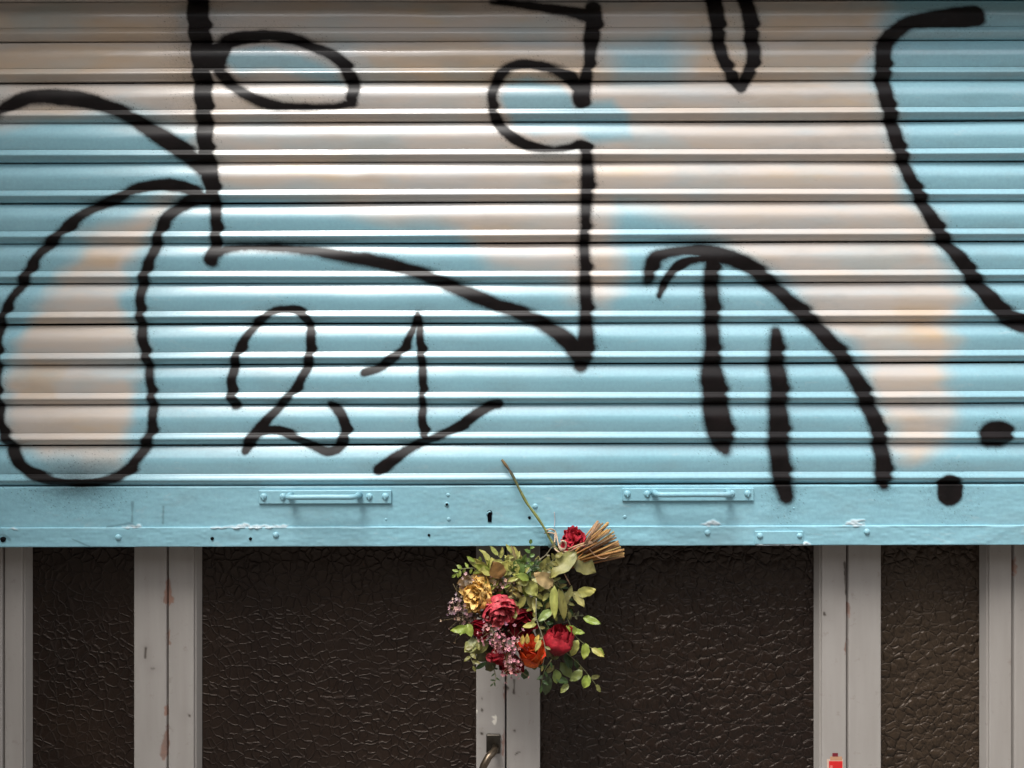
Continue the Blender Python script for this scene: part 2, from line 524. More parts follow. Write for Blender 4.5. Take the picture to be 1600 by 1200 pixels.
# old beige fill (polygon, softness)
BEIGE = [
 (26, [(-60,-60),(1374,-60),(1372,60),(1376,150),(1392,200),(1406,250),(1432,310),(1466,375),(1500,425),(1520,470),(1490,520),(1480,560),(1490,640),(1470,700),(1420,715),(1385,680),(1365,620),(1340,570),(1300,520),(1262,486),(1190,430),(1120,385),(1040,350),(985,330),(968,350),(962,440),(940,480),(900,470),(845,430),(760,395),(640,350),(520,322),(345,300),(330,290),(322,205),(280,196),(200,186),(90,180),(-60,178)]),
 (20, [(262,300),(225,312),(170,345),(130,400),(80,440),(48,500),(28,560),(22,630),(30,690),(70,725),(130,735),(185,728),(205,690),(222,620),(214,540),(206,480),(214,410),(232,360),(270,318)]),
]
BLUE_IN = [
 (10, [(362,80),(420,70),(480,80),(525,105),(540,130),(500,120),(440,110),(380,120),(352,100)]),
 (10, [(790,125),(830,118),(880,135),(905,175),(960,165),(990,185),(985,220),(930,228),(900,205),(840,215),(800,200),(782,160)]),
 (34, [(955,70),(1040,60),(1060,90),(1050,130),(970,130)]),
]
TAN_IN = [
 (10, [(-40,70),(180,68),(290,66),(292,122),(120,122),(-40,124)]), (10, [(560,66),(700,72),(940,70),(955,122),(760,124),(600,122)]),
 (10, [(1062,70),(1200,66),(1352,72),(1350,122),(1240,120),(1060,124)]), (14, [(-40,16),(280,20),(270,58),(-40,60)]), (14, [(1060,20),(1360,20),(1340,58),(1060,58)]),
 (14, [(50,560),(110,570),(110,625),(50,622)]), (24, [(1420,480),(1480,480),(1470,530),(1420,540)]), (14, [(120,385),(200,390),(180,425),(100,425)]), (14, [(1400,690),(1460,690),(1450,720),(1400,720)]), (18, [(240,330),(310,330),(290,372),(230,372)])]
CHIPS = [(1.2, [(332,820),(372,819),(382,816),(402,819),(428,818),(454,818),(450,822),(335,822)]),
         (1.2, [(1312,820),(1326,813),(1346,812),(1348,814),(1334,815.5),(1348,819),(1348,821)]),
         (1.5, [(1088,820),(1112,812),(1128,820)]), (1.2, [(1178,848),(1256,846),(1262,850),(1178,853)]),
         (1.2, [(195,821),(222,817),(226,821)]), (1.0, [(20,822),(28,819),(34,823)])]
SCRAPES = [(1.2, [(211,782,3),(210,812,3)]), (0.8, [(259,789,2),(258,815,2)]), (1.2, [(172,820,2),(205,816,4),(218,820,2)]),
           (0.8, [(2,838,2),(10,831,2),(22,839,3)]), (0.8, [(118,838,1),(146,850,2)])]


# smooth value noise for paint edges
_NG = np.random.rand(64, 64)
def vnoise(x, y):
    xi, yi = np.floor(x).astype(int), np.floor(y).astype(int)
    fx, fy = x - xi, y - yi
    fx, fy = fx * fx * (3 - 2 * fx), fy * fy * (3 - 2 * fy)
    g = lambda a, b: _NG[a % 64, b % 64]
    return (g(xi, yi) * (1 - fx) + g(xi + 1, yi) * fx) * (1 - fy) + (g(xi, yi + 1) * (1 - fx) + g(xi + 1, yi + 1) * fx) * fy


def spline(pts, n=5):
    a = np.array(pts, float)
    if len(a) < 3: return a
    p = np.vstack([2 * a[0] - a[1], a, 2 * a[-1] - a[-2]])
    out = []
    for i in range(1, len(p) - 2):
        p0, p1, p2, p3 = p[i - 1], p[i], p[i + 1], p[i + 2]
        for t in np.arange(n) / n:
            out.append(0.5 * ((2 * p1) + (-p0 + p2) * t + (2 * p0 - 5 * p1 + 4 * p2 - p3) * t * t + (-p0 + 3 * p1 - 3 * p2 + p3) * t ** 3))
    out.append(p[-2])
    return np.array(out)


def stroke_cover(X, Y, strokes, wide=None):
    cov = np.zeros(X.shape, np.float32)
    for fuzz, pts in strokes:
        s = spline(pts)
        pad = s[:, 2].max() / 2 + fuzz * 3 + 12
        m = (X > s[:, 0].min() - pad) & (X < s[:, 0].max() + pad) & (Y > s[:, 1].min() - pad) & (Y < s[:, 1].max() + pad)
        if not m.any(): continue
        x, y = X[m], Y[m]
        d = np.full(x.shape, 1e3, np.float32)
        for i in range(len(s) - 1):
            ax, ay, aw = s[i]; bx, by, bw = s[i + 1]
            dx, dy = bx - ax, by - ay
            L = dx * dx + dy * dy + 1e-9
            t = np.clip(((x - ax) * dx + (y - ay) * dy) / L, 0, 1)
            dd = np.hypot(x - ax - t * dx, y - ay - t * dy) - (aw + (bw - aw) * t) / 2 - 0.3
            np.minimum(d, dd, out=d)
        d = d + ((vnoise(x / 16, y / 16) - 0.5) * 2.2 + (vnoise(x / 5 + 7, y / 5) - 0.5) * 0.9).astype(np.float32)
        if wide is not None: d = d - wide[m]
        q = np.clip(0.5 - d / (2.6 * fuzz), 0, 1)
        c = q * q * (3 - 2 * q) + 0.14 * np.exp(-np.maximum(d, 0) / 7.0)
        cov[m] = np.maximum(cov[m], np.clip(c, 0, 1))
    return cov


def poly_cover(X, Y, polys):
    cov = np.zeros(X.shape, np.float32)
    for soft, pl in polys:
        pl = np.array(pl, float)
        pad = soft * 2
        m = (X > pl[:, 0].min() - pad) & (X < pl[:, 0].max() + pad) & (Y > pl[:, 1].min() - pad) & (Y < pl[:, 1].max() + pad)
        if not m.any(): continue
        x, y = X[m], Y[m]
        d = np.full(x.shape, 1e4, np.float32)
        ins = np.zeros(x.shape, bool)
        for i in range(len(pl)):
            ax, ay = pl[i]; bx, by = pl[(i + 1) % len(pl)]
            dx, dy = bx - ax, by - ay
            t = np.clip(((x - ax) * dx + (y - ay) * dy) / (dx * dx + dy * dy + 1e-9), 0, 1)
            np.minimum(d, np.hypot(x - ax - t * dx, y - ay - t * dy), out=d)
            cr = ((ay > y) != (by > y)) & (x < (bx - ax) * (y - ay) / (by - ay + 1e-12) + ax)
            ins ^= cr
        sd = np.where(ins, -d, d)
        q = np.clip(0.5 - sd / (2 * soft), 0, 1)
        cov[m] = np.maximum(cov[m], q * q * (3 - 2 * q))
    return cov


def paint_layers(wx, wz, bar=False, rib=None):
    X = wx / K + 800
    Y = 600 - (wz - CZ) / K
    if rib is None:
        k = stroke_cover(X, Y, STROKES)
    else:   # the spray spreads on the lower flank of each rib and thins on its lip
        low = np.exp(-((rib - 0.62) / 0.09) ** 2)
        lip = np.exp(-((rib - 0.76) / 0.06) ** 2)
        top = np.exp(-((rib - 0.05) / 0.08) ** 2)
        k = stroke_cover(X - 2.6 * low + 1.6 * lip, Y, STROKES, (1.3 * low - 1.4 * lip - 0.6 * top).astype(np.float32))
    for (hx, hy), rx, ry, a in HALO:
        k = np.maximum(k, a * np.exp(-(((X - hx) / rx) ** 2 + ((Y - hy) / ry) ** 2) * 1.4))
    # spray speckle
    k = np.clip(k + (np.random.rand(*k.shape) - 0.5) * 0.18 * (k > 0.02) * (k < 0.9), 0, 1)
    k = np.clip(k + 0.5 * (np.random.rand(*k.shape) > 0.978) * (k > 0.03) * (k < 0.4), 0, 1)
    jx = (vnoise(X / 110, Y / 60) - 0.5) * 46 + (vnoise(X / 25, Y / 14) - 0.5) * 16
    jy = (vnoise(X / 100 + 30, Y / 55 + 9) - 0.5) * 50
    g = poly_cover(X + jx, Y + jy, BEIGE) if not bar else np.zeros_like(k)
    if not bar:
        g = g * (1 - 0.85 * poly_cover(X + jx * 0.4, Y + jy * 0.4, BLUE_IN))
    ch = np.zeros_like(k)
    if bar:
        jx = (vnoise(X / 5, Y / 3) - 0.5) * 6
        jy = (vnoise(X / 5 + 20, Y / 3 + 5) - 0.5) * 4
        ch = poly_cover(X + jx, Y + jy, CHIPS)
        k = np.maximum(k, 0.4 * stroke_cover(X, Y, SCRAPES))
    out = np.ones(k.shape + (4,), np.float32)
    out[..., 3] = poly_cover(X + jx * 1.5, Y + jy * 0.6, TAN_IN) if not bar else 0
    out[..., 0], out[..., 1], out[..., 2] = k, g, ch
    return out


# ------------------------------------------------------------------ roller shutter
SH = empty('roller_shutter', (0, 0, P(0, 756).z), 'light blue ribbed roller shutter covered in black spray graffiti reading 21', 'roller shutter')
PITCH = 62.9 * K
xs = np.concatenate([np.linspace(-1.125, -1.03, 12, endpoint=False), np.linspace(-1.03, 1.03, 1180), np.linspace(1.03, 1.125, 13)[1:]])
NC = len(xs)


def slat_profile():
    """(drop below the groove, protrusion) in metres; list of strips."""
    def seg(stops, t):
        for (a, x), (b, y) in zip(stops, stops[1:]):
            if t <= b:
                q = (t - a) / (b - a)
                return x + (y - x) * q
        return stops[-1][1]
    n1, n2 = 34, 24
    d0, L1 = 0.0012, 0.0530
    L2 = PITCH - d0 - L1 - 0.0015
    s1 = [(0, 30), (0.38, 20), (0.54, 4), (0.66, -5), (1, -12)]

    def run(down):
        main, bead = [], []
        p = 0.0006
        for i in range(n1 + 1):
            t = i / n1
            main.append((d0 + t * L1, p))
            p += math.tan(math.radians(seg(s1, t + .5 / n1))) * L1 / n1
        s2 = [(0, 30), (0.20, 22), (0.24, 32), (0.48, 19), (0.60, down * 0.6), (1, down)]
        p = main[-1][1] - 0.0007
        d = main[-1][0]
        for i in range(n2 + 1):
            t = i / n2
            bead.append((d + t * L2, p))
            p += math.tan(math.radians(seg(s2, t + .5 / n2))) * L2 / n2
        return main, bead
    lo, hi = -78.0, 0.0
    for _ in range(40):
        m = (lo + hi) / 2
        main, bead = run(m)
        if bead[-1][1] > 0.0036: hi = m
        else: lo = m
    de, pe = bead[-1]
    return [[(0.0040, -0.012), (0.0015, -0.010), (0.0007, -0.003), (0.0012, 0.0006)], main, bead,
            [(de, pe), (de + 0.0005, pe - 0.002), (de + 0.0003, -0.004), (de - 0.002, -0.012)]]


PROF = slat_profile()
rows, breaks = [], []
for s in PROF:
    if rows: breaks.append(len(rows))
    rows += s
rows = np.array(rows)
z_bar_top = P(0, 757).z
for i in range(14):
    ztop = z_bar_top + PITCH * (i + 1)
    zz = ztop - rows[:, 0]
    ww = 0.0009 * np.sin(xs * 2.3 + i * 1.7) + 0.0006 * np.sin(xs * 6.1 + i * 2.9)
    X = np.repeat(xs[None, :], len(rows), 0)
    Y = -np.repeat(rows[:, 1][:, None], NC, 1) + ww[None, :]
    Z = np.repeat(zz[:, None], NC, 1)
    # dents and knocks
    for _ in range(5):
        cx, cr, ca = random.uniform(-1, 1), random.uniform(0.02, 0.07), random.uniform(-0.0004, 0.0012)
        cz = random.uniform(0.012, 0.045)
        Y = Y + ca * np.exp(-((X - cx) / cr) ** 2 - ((ztop - Z - cz) / 0.016) ** 2)
    Z = Z + (0.0007 * np.sin(xs * 1.7 + i * 2.1) + 0.0004 * np.sin(xs * 4.3 + i))[None, :]
    pt = paint_layers(X, Z, rib=np.repeat((rows[:, 0] / PITCH)[:, None], NC, 1))
    # paint does not reach the hooked edges
    co = np.stack([X, Y, Z], -1).reshape(-1, 3)
    grid_obj('slat', co, len(rows), NC, M_SLAT, SH, pt.reshape(-1, 4), breaks)

# bottom bar: plate above, angle iron below
YB = -0.010
YA = -0.014


def bar_sheet(name, prof, breaks, wob, lab=None):
    pr = np.array(prof)
    X = np.repeat(xs[None, :], len(pr), 0)
    Z = np.repeat(pr[:, 1][:, None], NC, 1)
    pt = paint_layers(X, Z, True)
    px, py = X / K, Z / K
    n = (vnoise(px / 9, py / 4) - 0.5) * 0.0007 * wob + (vnoise(px / 40, py / 14) - 0.5) * 0.0016 * wob
    n = n * np.repeat(np.array([1.0 if q[2] else 0.0 for q in prof])[:, None], NC, 1)
    Y = np.repeat(pr[:, 0][:, None], NC, 1) - n - pt[..., 2] * 0.0022 * (0.5 + vnoise(px / 4, py / 3))
    return grid_obj(name, np.stack([X, Y, Z], -1).reshape(-1, 3), len(pr), NC, M_BAR, SH, pt.reshape(-1, 4), breaks)


zt, zm, zb = P(0, 757.5).z, P(0, 822, YB).z, P(0, 853.5, YA).z
pr = [(0.012, zt, 0), (YB + 0.004, zt, 0), (YB + 0.0025, zt, 0), (YB + 0.001, zt - 0.0012, 0), (YB, zt - 0.003, 0)]
pr += [(YB, zt - 0.003 - t, 1) for t in np.linspace(0.001, zt - 0.003 - (zm - 0.004), 44)]
bar_sheet('bottom_bar', pr, [], 0.6)
pr = [(YB + 0.001, zm, 0), (YA + 0.002, zm, 0), (YA + 0.0006, zm - 0.0006, 0), (YA, zm - 0.002, 0)]
pr += [(YA, zm - 0.002 - t, 1) for t in np.linspace(0.001, zm - 0.002 - (zb + 0.0015), 22)]
pr += [(YA + 0.0006, zb + 0.0004, 0), (YA + 0.002, zb, 0), (0.02, zb, 0), (0.02, zb + 0.003, 0)]
bar_sheet('bottom_angle', pr, [len(pr) - 2], 1.0)


def dome(mb, c, r, h, col=(1, 1, 1), seg=14, rings=5):
    c = Vector(c); vs, fs = [], []
    for i in range(rings):
        a = (math.pi / 2) * i / rings
        for k in range(seg):
            q = 2 * math.pi * k / seg
            vs.append((c.x + r * math.cos(a) * math.cos(q), c.y - h * math.sin(a), c.z + r * math.cos(a) * math.sin(q)))
    vs.append((c.x, c.y - h, c.z))
    for i in range(rings - 1):
        for k in range(seg):
            fs.append((i * seg + k, i * seg + (k + 1) % seg, (i + 1) * seg + (k + 1) % seg, (i + 1) * seg + k))
    for k in range(seg):
        fs.append(((rings - 1) * seg + k, (rings - 1) * seg + (k + 1) % seg, len(vs) - 1))
    mb.add(vs, fs, col)


def rivet(px, py, rpx, y, name='rivet', parent=None, h=0.8):
    mb = MB(); dome(mb, P(px, py, y), rpx * K, rpx * K * h)
    return mb.build(name, M_BLUE, parent or SH)


for (px, py, r) in [(185, 838, 5.2), (431, 835, 5), (1105, 833, 5), (1354, 832, 5)]:
    rivet(px, py, r, YA + 0.0005)
for (px, py, r) in [(700, 773, 3.2), (701, 811, 3.6), (836, 791, 4.4), (976, 808, 3.0), (698, 788, 4.2), (603, 811, 2.2), (1240, 795, 2)]:
    rivet(px, py, r, YB + 0.0006, 'rivet', None, 0.6)


def hole(px, py, r, y):
    mb = MB(); c = P(px, py, y)
    vs = [(c.x + r * K * math.cos(t) * (1 + .12 * math.sin(3 * t)), c.y, c.z + r * K * math.sin(t)) for t in np.linspace(0, 2 * math.pi, 16, endpoint=False)]
    vs2 = [(a, b + 0.002, z) for a, b, z in vs]
    n = 16
    mb.add(vs + vs2, [tuple(range(n))] + [(k, k + n, (k + 1) % n + n, (k + 1) % n) for k in range(n)], (0.004, 0.005, 0.006))
    mb.build('screw_hole', M_DARK, SH)


for (px, py, r, y) in [(827, 809, 2.3, YB - 0.0012), (670, 836, 2.0, YA - 0.0015), (331, 840.5, 2.5, YA - 0.0015), (391, 841, 2.4, YA - 0.0015),
                       (4, 841, 4.2, YA - 0.0016), (698, 788, 2.0, YB - 0.0035)]:
    hole(px, py, r, y)
# keyhole
mb = MB(); c = P(765, 806, YB - 0.0012)
pts = []
for t in np.linspace(-0.6, math.pi + 0.6, 12):
    pts.append((c.x + 4.2 * K * math.cos(t), c.z + (4.5 + 4.2 * math.sin(t)) * K))
pts += [(c.x - 2.9 * K, c.z - 9.5 * K), (c.x + 2.9 * K, c.z - 9.5 * K)]
n = len(pts)
mb.add([(a, c.y, b) for a, b in pts] + [(a, c.y + 0.003, b) for a, b in pts], [tuple(range(n))] + [(k, k + n, (k + 1) % n + n, (k + 1) % n) for k in range(n)], (0.006, 0.004, 0.008))
mb.build('keyhole', M_DARK, SH)
mb = MB(); mb.tube([P(761, 805, YB - 0.001), P(761.5, 801.5, YB - 0.003), P(765, 799, YB - 0.003), P(767, 800, YB - 0.001)], 1.1 * K, 6)
mb.build('keyhole_cover', M_BLUE, SH)


def handle(x0, x1, y0, y1, g0, g1, gy, bolts, by):
    a, b = P(x0, y1, YB), P(x1, y0, YB)
    mb = MB(); mb.box(a.x, b.x, YB - 0.0048, YB + 0.001, a.z, b.z, bev=0.0012)
    pl = mb.build('handle', M_BLUE, SH)
    yb = YB - 0.036
    q0, q1 = P(g0, gy, YB), P(g1, gy, YB)
    m2 = MB(); rr = 0.0052
    path = [Vector((q0.x, YB - 0.003, q0.z)), Vector((q0.x + 0.001, yb + 0.016, q0.z))]
    for t in np.linspace(0.15, 1, 6):
        an = t * math.pi / 2
        path.append(Vector((q0.x + 0.001 + 0.012 * (1 - math.cos(an)), yb + 0.012 - 0.012 * math.sin(an), q0.z)))
    path.append(Vector(((q0.x + q1.x) / 2, yb - 0.0006, q0.z + 0.0004)))
    for t in np.linspace(0, 0.85, 6):
        an = (1 - t) * math.pi / 2
        path.append(Vector((q1.x - 0.001 - 0.012 * (1 - math.cos(an)), yb + 0.012 - 0.012 * math.sin(an), q1.z)))
    path += [Vector((q1.x - 0.001, yb + 0.016, q1.z)), Vector((q1.x, YB - 0.003, q1.z))]
    m2.tube(path, [rr * 1.35] + [rr] * (len(path) - 2) + [rr * 1.35], 12)
    m2.build('grip', M_BLUE, pl)
    for bx in bolts:
        mb = MB(); c = P(bx, by, YB - 0.0046)
        dome(mb, c, 5.4 * K, 0.0045)
        mb.box(c.x - 0.0012, c.x + 0.0012, c.y - 0.0055, c.y - 0.003, c.z - 0.005, c.z + 0.001)
        mb.build('bolt', M_BLUE, pl)


handle(405, 612, 765, 786, 455, 562, 772, (412, 442, 577, 602), 775)
handle(972, 1177, 763, 783, 1021, 1136, 769.5, (980, 1011, 1143, 1168), 772)
a, b = P(1179, 851, YA), P(1254, 830.5, YA)
mb = MB(); mb.box(a.x, b.x, YA - 0.0035, YA + 0.001, a.z, b.z, bev=0.001)
pp = mb.build('patch_plate', M_BLUE, SH)
rivet(1187, 838, 5, YA - 0.003, 'rivet', pp); rivet(1249, 838, 4.4, YA - 0.003, 'rivet', pp)
# peg that the string hangs from
mb = MB(); q = P(860, 838, YA)
mb.tube([q + Vector((0.001, 0.003, -0.014)), q + Vector((0.001, -0.009, -0.015)), q + Vector((0.001, -0.013, -0.010)), q + Vector((0, -0.0135, 0.004)), q + Vector((-0.001, -0.0135, 0.014)), q + Vector((-0.001, -0.0135, 0.0165))],
        [0.006, 0.0068, 0.0074, 0.0074, 0.0070, 0.0052], 14)
mb.build('hook', M_BLUE, SH)
SH.rotation_euler = (0, R(-0.14), 0)

# ------------------------------------------------------------------ glazed doors behind the shutter
D = 0.055
kd = K * (D - CY) / (-CY)
def dx(px): return (px - 800) * kd
def dz(py): return CZ + (600 - py) * kd


RUST = [(1.2, [(258,915),(261,895),(265,905),(271,942),(262,946),(256,940)]), (1.2, [(252,1160),(256,1150),(263,1128),(265,1160),(258,1188),(251,1188)]), (1.0, [(261,990),(265,985),(266,1008),(261,1010)]),
        (1.0, [(256,1105),(262,1100),(263,1118),(256,1120)]), (1.2, [(1323,940),(1328,942),(1327,965),(1323,955)]),
        (1.2, [(1320,1005),(1325,1000),(1324,1020),(1320,1022)]), (1.2, [(783,1160),(789,1140),(789,1185),(785,1180)]), (1.2, [(787,1075),(791,1070),(792,1100),(788,1098)]),
        (1.2, [(1531,985),(1536,980),(1536,996)]), (1.0, [(1580,880),(1586,870),(1590,890),(1584,900)])]
MARKS = [(1.0, [(228,1014,3),(227,1028,4)]), (0.8, [(236,1046,2),(241,1044,3)]), (0.8, [(295,1117,3),(296,1119,3)]), (0.8, [(1288,958,2),(1289,961,3)]), (0.7, [(803,1142,2.5),(804,1142,2.5)]),
         (0.7, [(753,1090,2),(753,1092,2)]), (0.7, [(753,1110,2),(753,1111,2)]), (0.7, [(753,1146,2.5),(753,1147,2.5)]), (0.8, [(790,1070,2.5),(793,1076,4)]), (0.8, [(803,1062,2.5),(803,1082,2)]),
         (0.8, [(1320,880,2.5),(1322,930,1.5)]), (0.6, [(806,1178,1),(812,1176,1)])]
WHITE = [(0.8, [(768,1121),(774,1118),(777,1124),(776,1130),(772,1132),(768,1128),(773,1125)]), (0.7, [(742,1110),(745,1110),(745,1116),(742,1115)]), (0.6, [(261,1096),(263,1096),(263,1106),(261,1106)]),
         (0.6, [(1271,1140),(1274,1140),(1274,1152),(1271,1152)]), (0.6, [(1531,985),(1534,985),(1534,1003),(1531,1003)])]


def stile(name, x0, x1, z0, z1, y0, y1, parent, rnd=0.002):
    """Upright with rounded arrises and a fine front sheet carrying the wear."""
    pr = []
    xsf = list(np.linspace(x0 + rnd, x1 - rnd, max(4, int((x1 - x0) / 0.002))))
    prof = [(x0, y1), (x0, y0 + rnd), (x0 + rnd * 0.3, y0 + rnd * 0.3)] + [(x, y0) for x in xsf] + [(x1 - rnd * 0.3, y0 + rnd * 0.3), (x1, y0 + rnd), (x1, y1)]
    zs = np.concatenate([[z1], np.linspace(dz(840), max(z0, dz(1215)), 190), [z0]]) if z1 > dz(840) and z0 < dz(1215) else np.array([z1, z0])
    xp = np.array([p[0] for p in prof]); yp = np.array([p[1] for p in prof])
    X = np.repeat(xp[None], len(zs), 0); Z = np.repeat(zs[:, None], len(xp), 1); Y = np.repeat(yp[None], len(zs), 0)
    PX = X / kd + 800; PY = 600 - (Z - CZ) / kd
    jx = (vnoise(PX / 4, PY / 5) - 0.5) * 7; jy = (vnoise(PX / 4 + 11, PY / 5 + 3) - 0.5) * 12
    pt = np.ones(X.shape + (4,), np.float32)
    pt[..., 0] = 0.6 * poly_cover(PX + jx * .6, PY + jy * .6, RUST)
    pt[..., 1] = stroke_cover(PX + jx * .2, PY + jy * .2, MARKS)
    pt[..., 2] = poly_cover(PX + jx * .3, PY + jy * .3, WHITE)
    Y = Y + 0.0012 * np.clip(pt[..., 0] + pt[..., 1] * .6, 0, 1) * (Y < y0 + 0.001)
    return grid_obj(name, np.stack([X, Y, Z], -1).reshape(-1, 3), len(zs), len(xp), M_DOOR, parent, pt.reshape(-1, 4))


ZT, ZB = 2.40, 0.012
def glazed_door(x0, ga, gb, x1, glass, label, group, bead=('l', 'r')):
    X0, A, B, X1 = dx(x0), dx(ga), dx(gb), dx(x1)
    t = empty('glazed_door', ((X0 + X1) / 2, D + 0.02, 0.0), label, 'door', group)
    t['kind'] = 'thing'
    YD1 = D + 0.042
    stile('stile', X0, A, ZB, ZT, D, YD1, t)
    stile('stile', B, X1, ZB, ZT, D, YD1, t)
    for z0, z1 in ((ZB, 0.42), (ZT - 0.09, ZT)):
        r_ = MB(); r_.box(A, B, D + 0.001, YD1, z0, z1)
        r_.build('rail', M_DOOR, t, False)
    YG = D + 0.020
    gp = MB(); gp.box(A - 0.004, B + 0.004, YG, YG + 0.006, 0.41, ZT - 0.085)
    gp.build('glass_pane', glass, t, False)
    bw = 0.009
    for s in bead:
        e = MB()
        if s == 'l': q = [(A, D + 0.005), (A + 0.003, D + 0.005), (A + bw, YG - 0.001), (A, YG - 0.0005)]
        else: q = [(B, D + 0.005), (B - 0.003, D + 0.005), (B - bw, YG - 0.001), (B, YG - 0.0005)]
        vs = [(a, b, z) for z in (0.42, ZT - 0.09) for a, b in q]
        e.add(vs, [(0, 1, 5, 4), (1, 2, 6, 5), (2, 3, 7, 6), (0, 3, 2, 1), (4, 5, 6, 7)], flat=True)
        e.build('glazing_bead', M_DOOR, t)
    return t


glazed_door(-150, -100, -50, 3.5, M_GL_R, 'sliver of a beige door leaf at the far left edge, past the first narrow leaf', None)
glazed_door(7, 35, 209, 260, M_GL_R, 'narrow beige door leaf with dark crackled glass, left of the wide doors', None, ('l',))
glazed_door(263, 303, 744, 789, M_GL_R, 'wide beige door with dark crackled glass, left of the bouquet, carrying the lever handle', None, ('l',))
d3 = glazed_door(791.5, 844, 1284, 1322.5, M_GL_S, 'wide beige door with dark pebbled glass, right of the bouquet, with a red sticker', None, ('r',))
glazed_door(1326, 1377, 1546, 1581, M_GL_LIT, 'narrow beige door leaf with dark pebbled glass, its colour lightened for light on the pane, right of the red sticker', None, ('r',))
glazed_door(1585, 1640, 1690, 1760, M_GL_S, 'sliver of a beige door leaf at the far right edge, past the last narrow leaf', None)
leaf2 = [o for o in bpy.data.objects if o.get('label', '').startswith('wide beige door with dark crackled')][0]
# lever handle on the left wide door
a, b = Vector((dx(760), 0, dz(1176))), Vector((dx(782), 0, dz(1146)))
mb = MB(); mb.box(a.x, b.x, D - 0.006, D + 0.001, a.z, b.z, (0.06, 0.052, 0.042), bev=0.002)
hd = mb.build('handle', M_METAL, leaf2)
mb = MB()
y1 = D - 0.03
pt0 = Vector(((a.x + b.x) / 2 + 0.004, D - 0.005, (a.z + b.z) / 2 - 0.006))
mb.tube([pt0, pt0 + Vector((-0.002, -0.018, 0)), Vector((dx(764), y1 - 0.004, dz(1170))), Vector((dx(757), y1 - 0.008, dz(1182))), Vector((dx(752), y1 - 0.009, dz(1196))), Vector((dx(747), y1 - 0.008, dz(1215))), Vector((dx(743), y1 - 0.005, dz(1240)))],
        [0.007, 0.007, 0.0075, 0.0075, 0.007, 0.007, 0.006], 12, (0.13, 0.10, 0.07))
mb.build('lever', M_METAL, hd)

# small red sticker
st = MB()
def srect(x0, x1, y0, y1, dy, col):
    p, q = (dx(x0), dz(y1)), (dx(x1), dz(y0))
    st.box(p[0], q[0], D - dy, D - dy + 0.0004, p[1], q[1], col)
srect(1292, 1317, 1186, 1232, 0.0006, (0.62, 0.45, 0.36))
srect(1295, 1316, 1189, 1230, 0.0011, (0.62, 0.02, 0.02))
srect(1296, 1300.5, 1195.5, 1228, 0.0016, (0.70, 0.16, 0.14))
srect(1297, 1315.5, 1182, 1188, 0.0008, (0.50, 0.27, 0.16))
srect(1300.5, 1309, 1176.5, 1182, 0.0008, (0.18, 0.012, 0.025))
tag(st.build('sticker', M_STICK, smooth=False), 'small red bottle-shaped sticker on the beige door stile', 'sticker')

# ------------------------------------------------------------------ dried bouquet
BQ = empty('dried_bouquet', P(862, 838, -0.03), 'dried rose bouquet hung upside down by twine from the shutter hook', 'bouquet')
YC = -0.055


def jit(c, s):
    k = 1 + random.uniform(-s, s)
    return tuple(max(0, v * k * (1 + random.uniform(-s / 3, s / 3))) for v in c)


def lerp3(a, b, t): return tuple(a[i] + (b[i] - a[i]) * t for i in range(3))


def frame(axis, hint=Vector((0, 0, 1))):
    z = Vector(axis).normalized()
    x = hint.cross(z)
    if x.length < 1e-3: x = Vector((1, 0, 0)).cross(z)
    x.normalize()
    return Matrix((x, z.cross(x), z)).transposed()


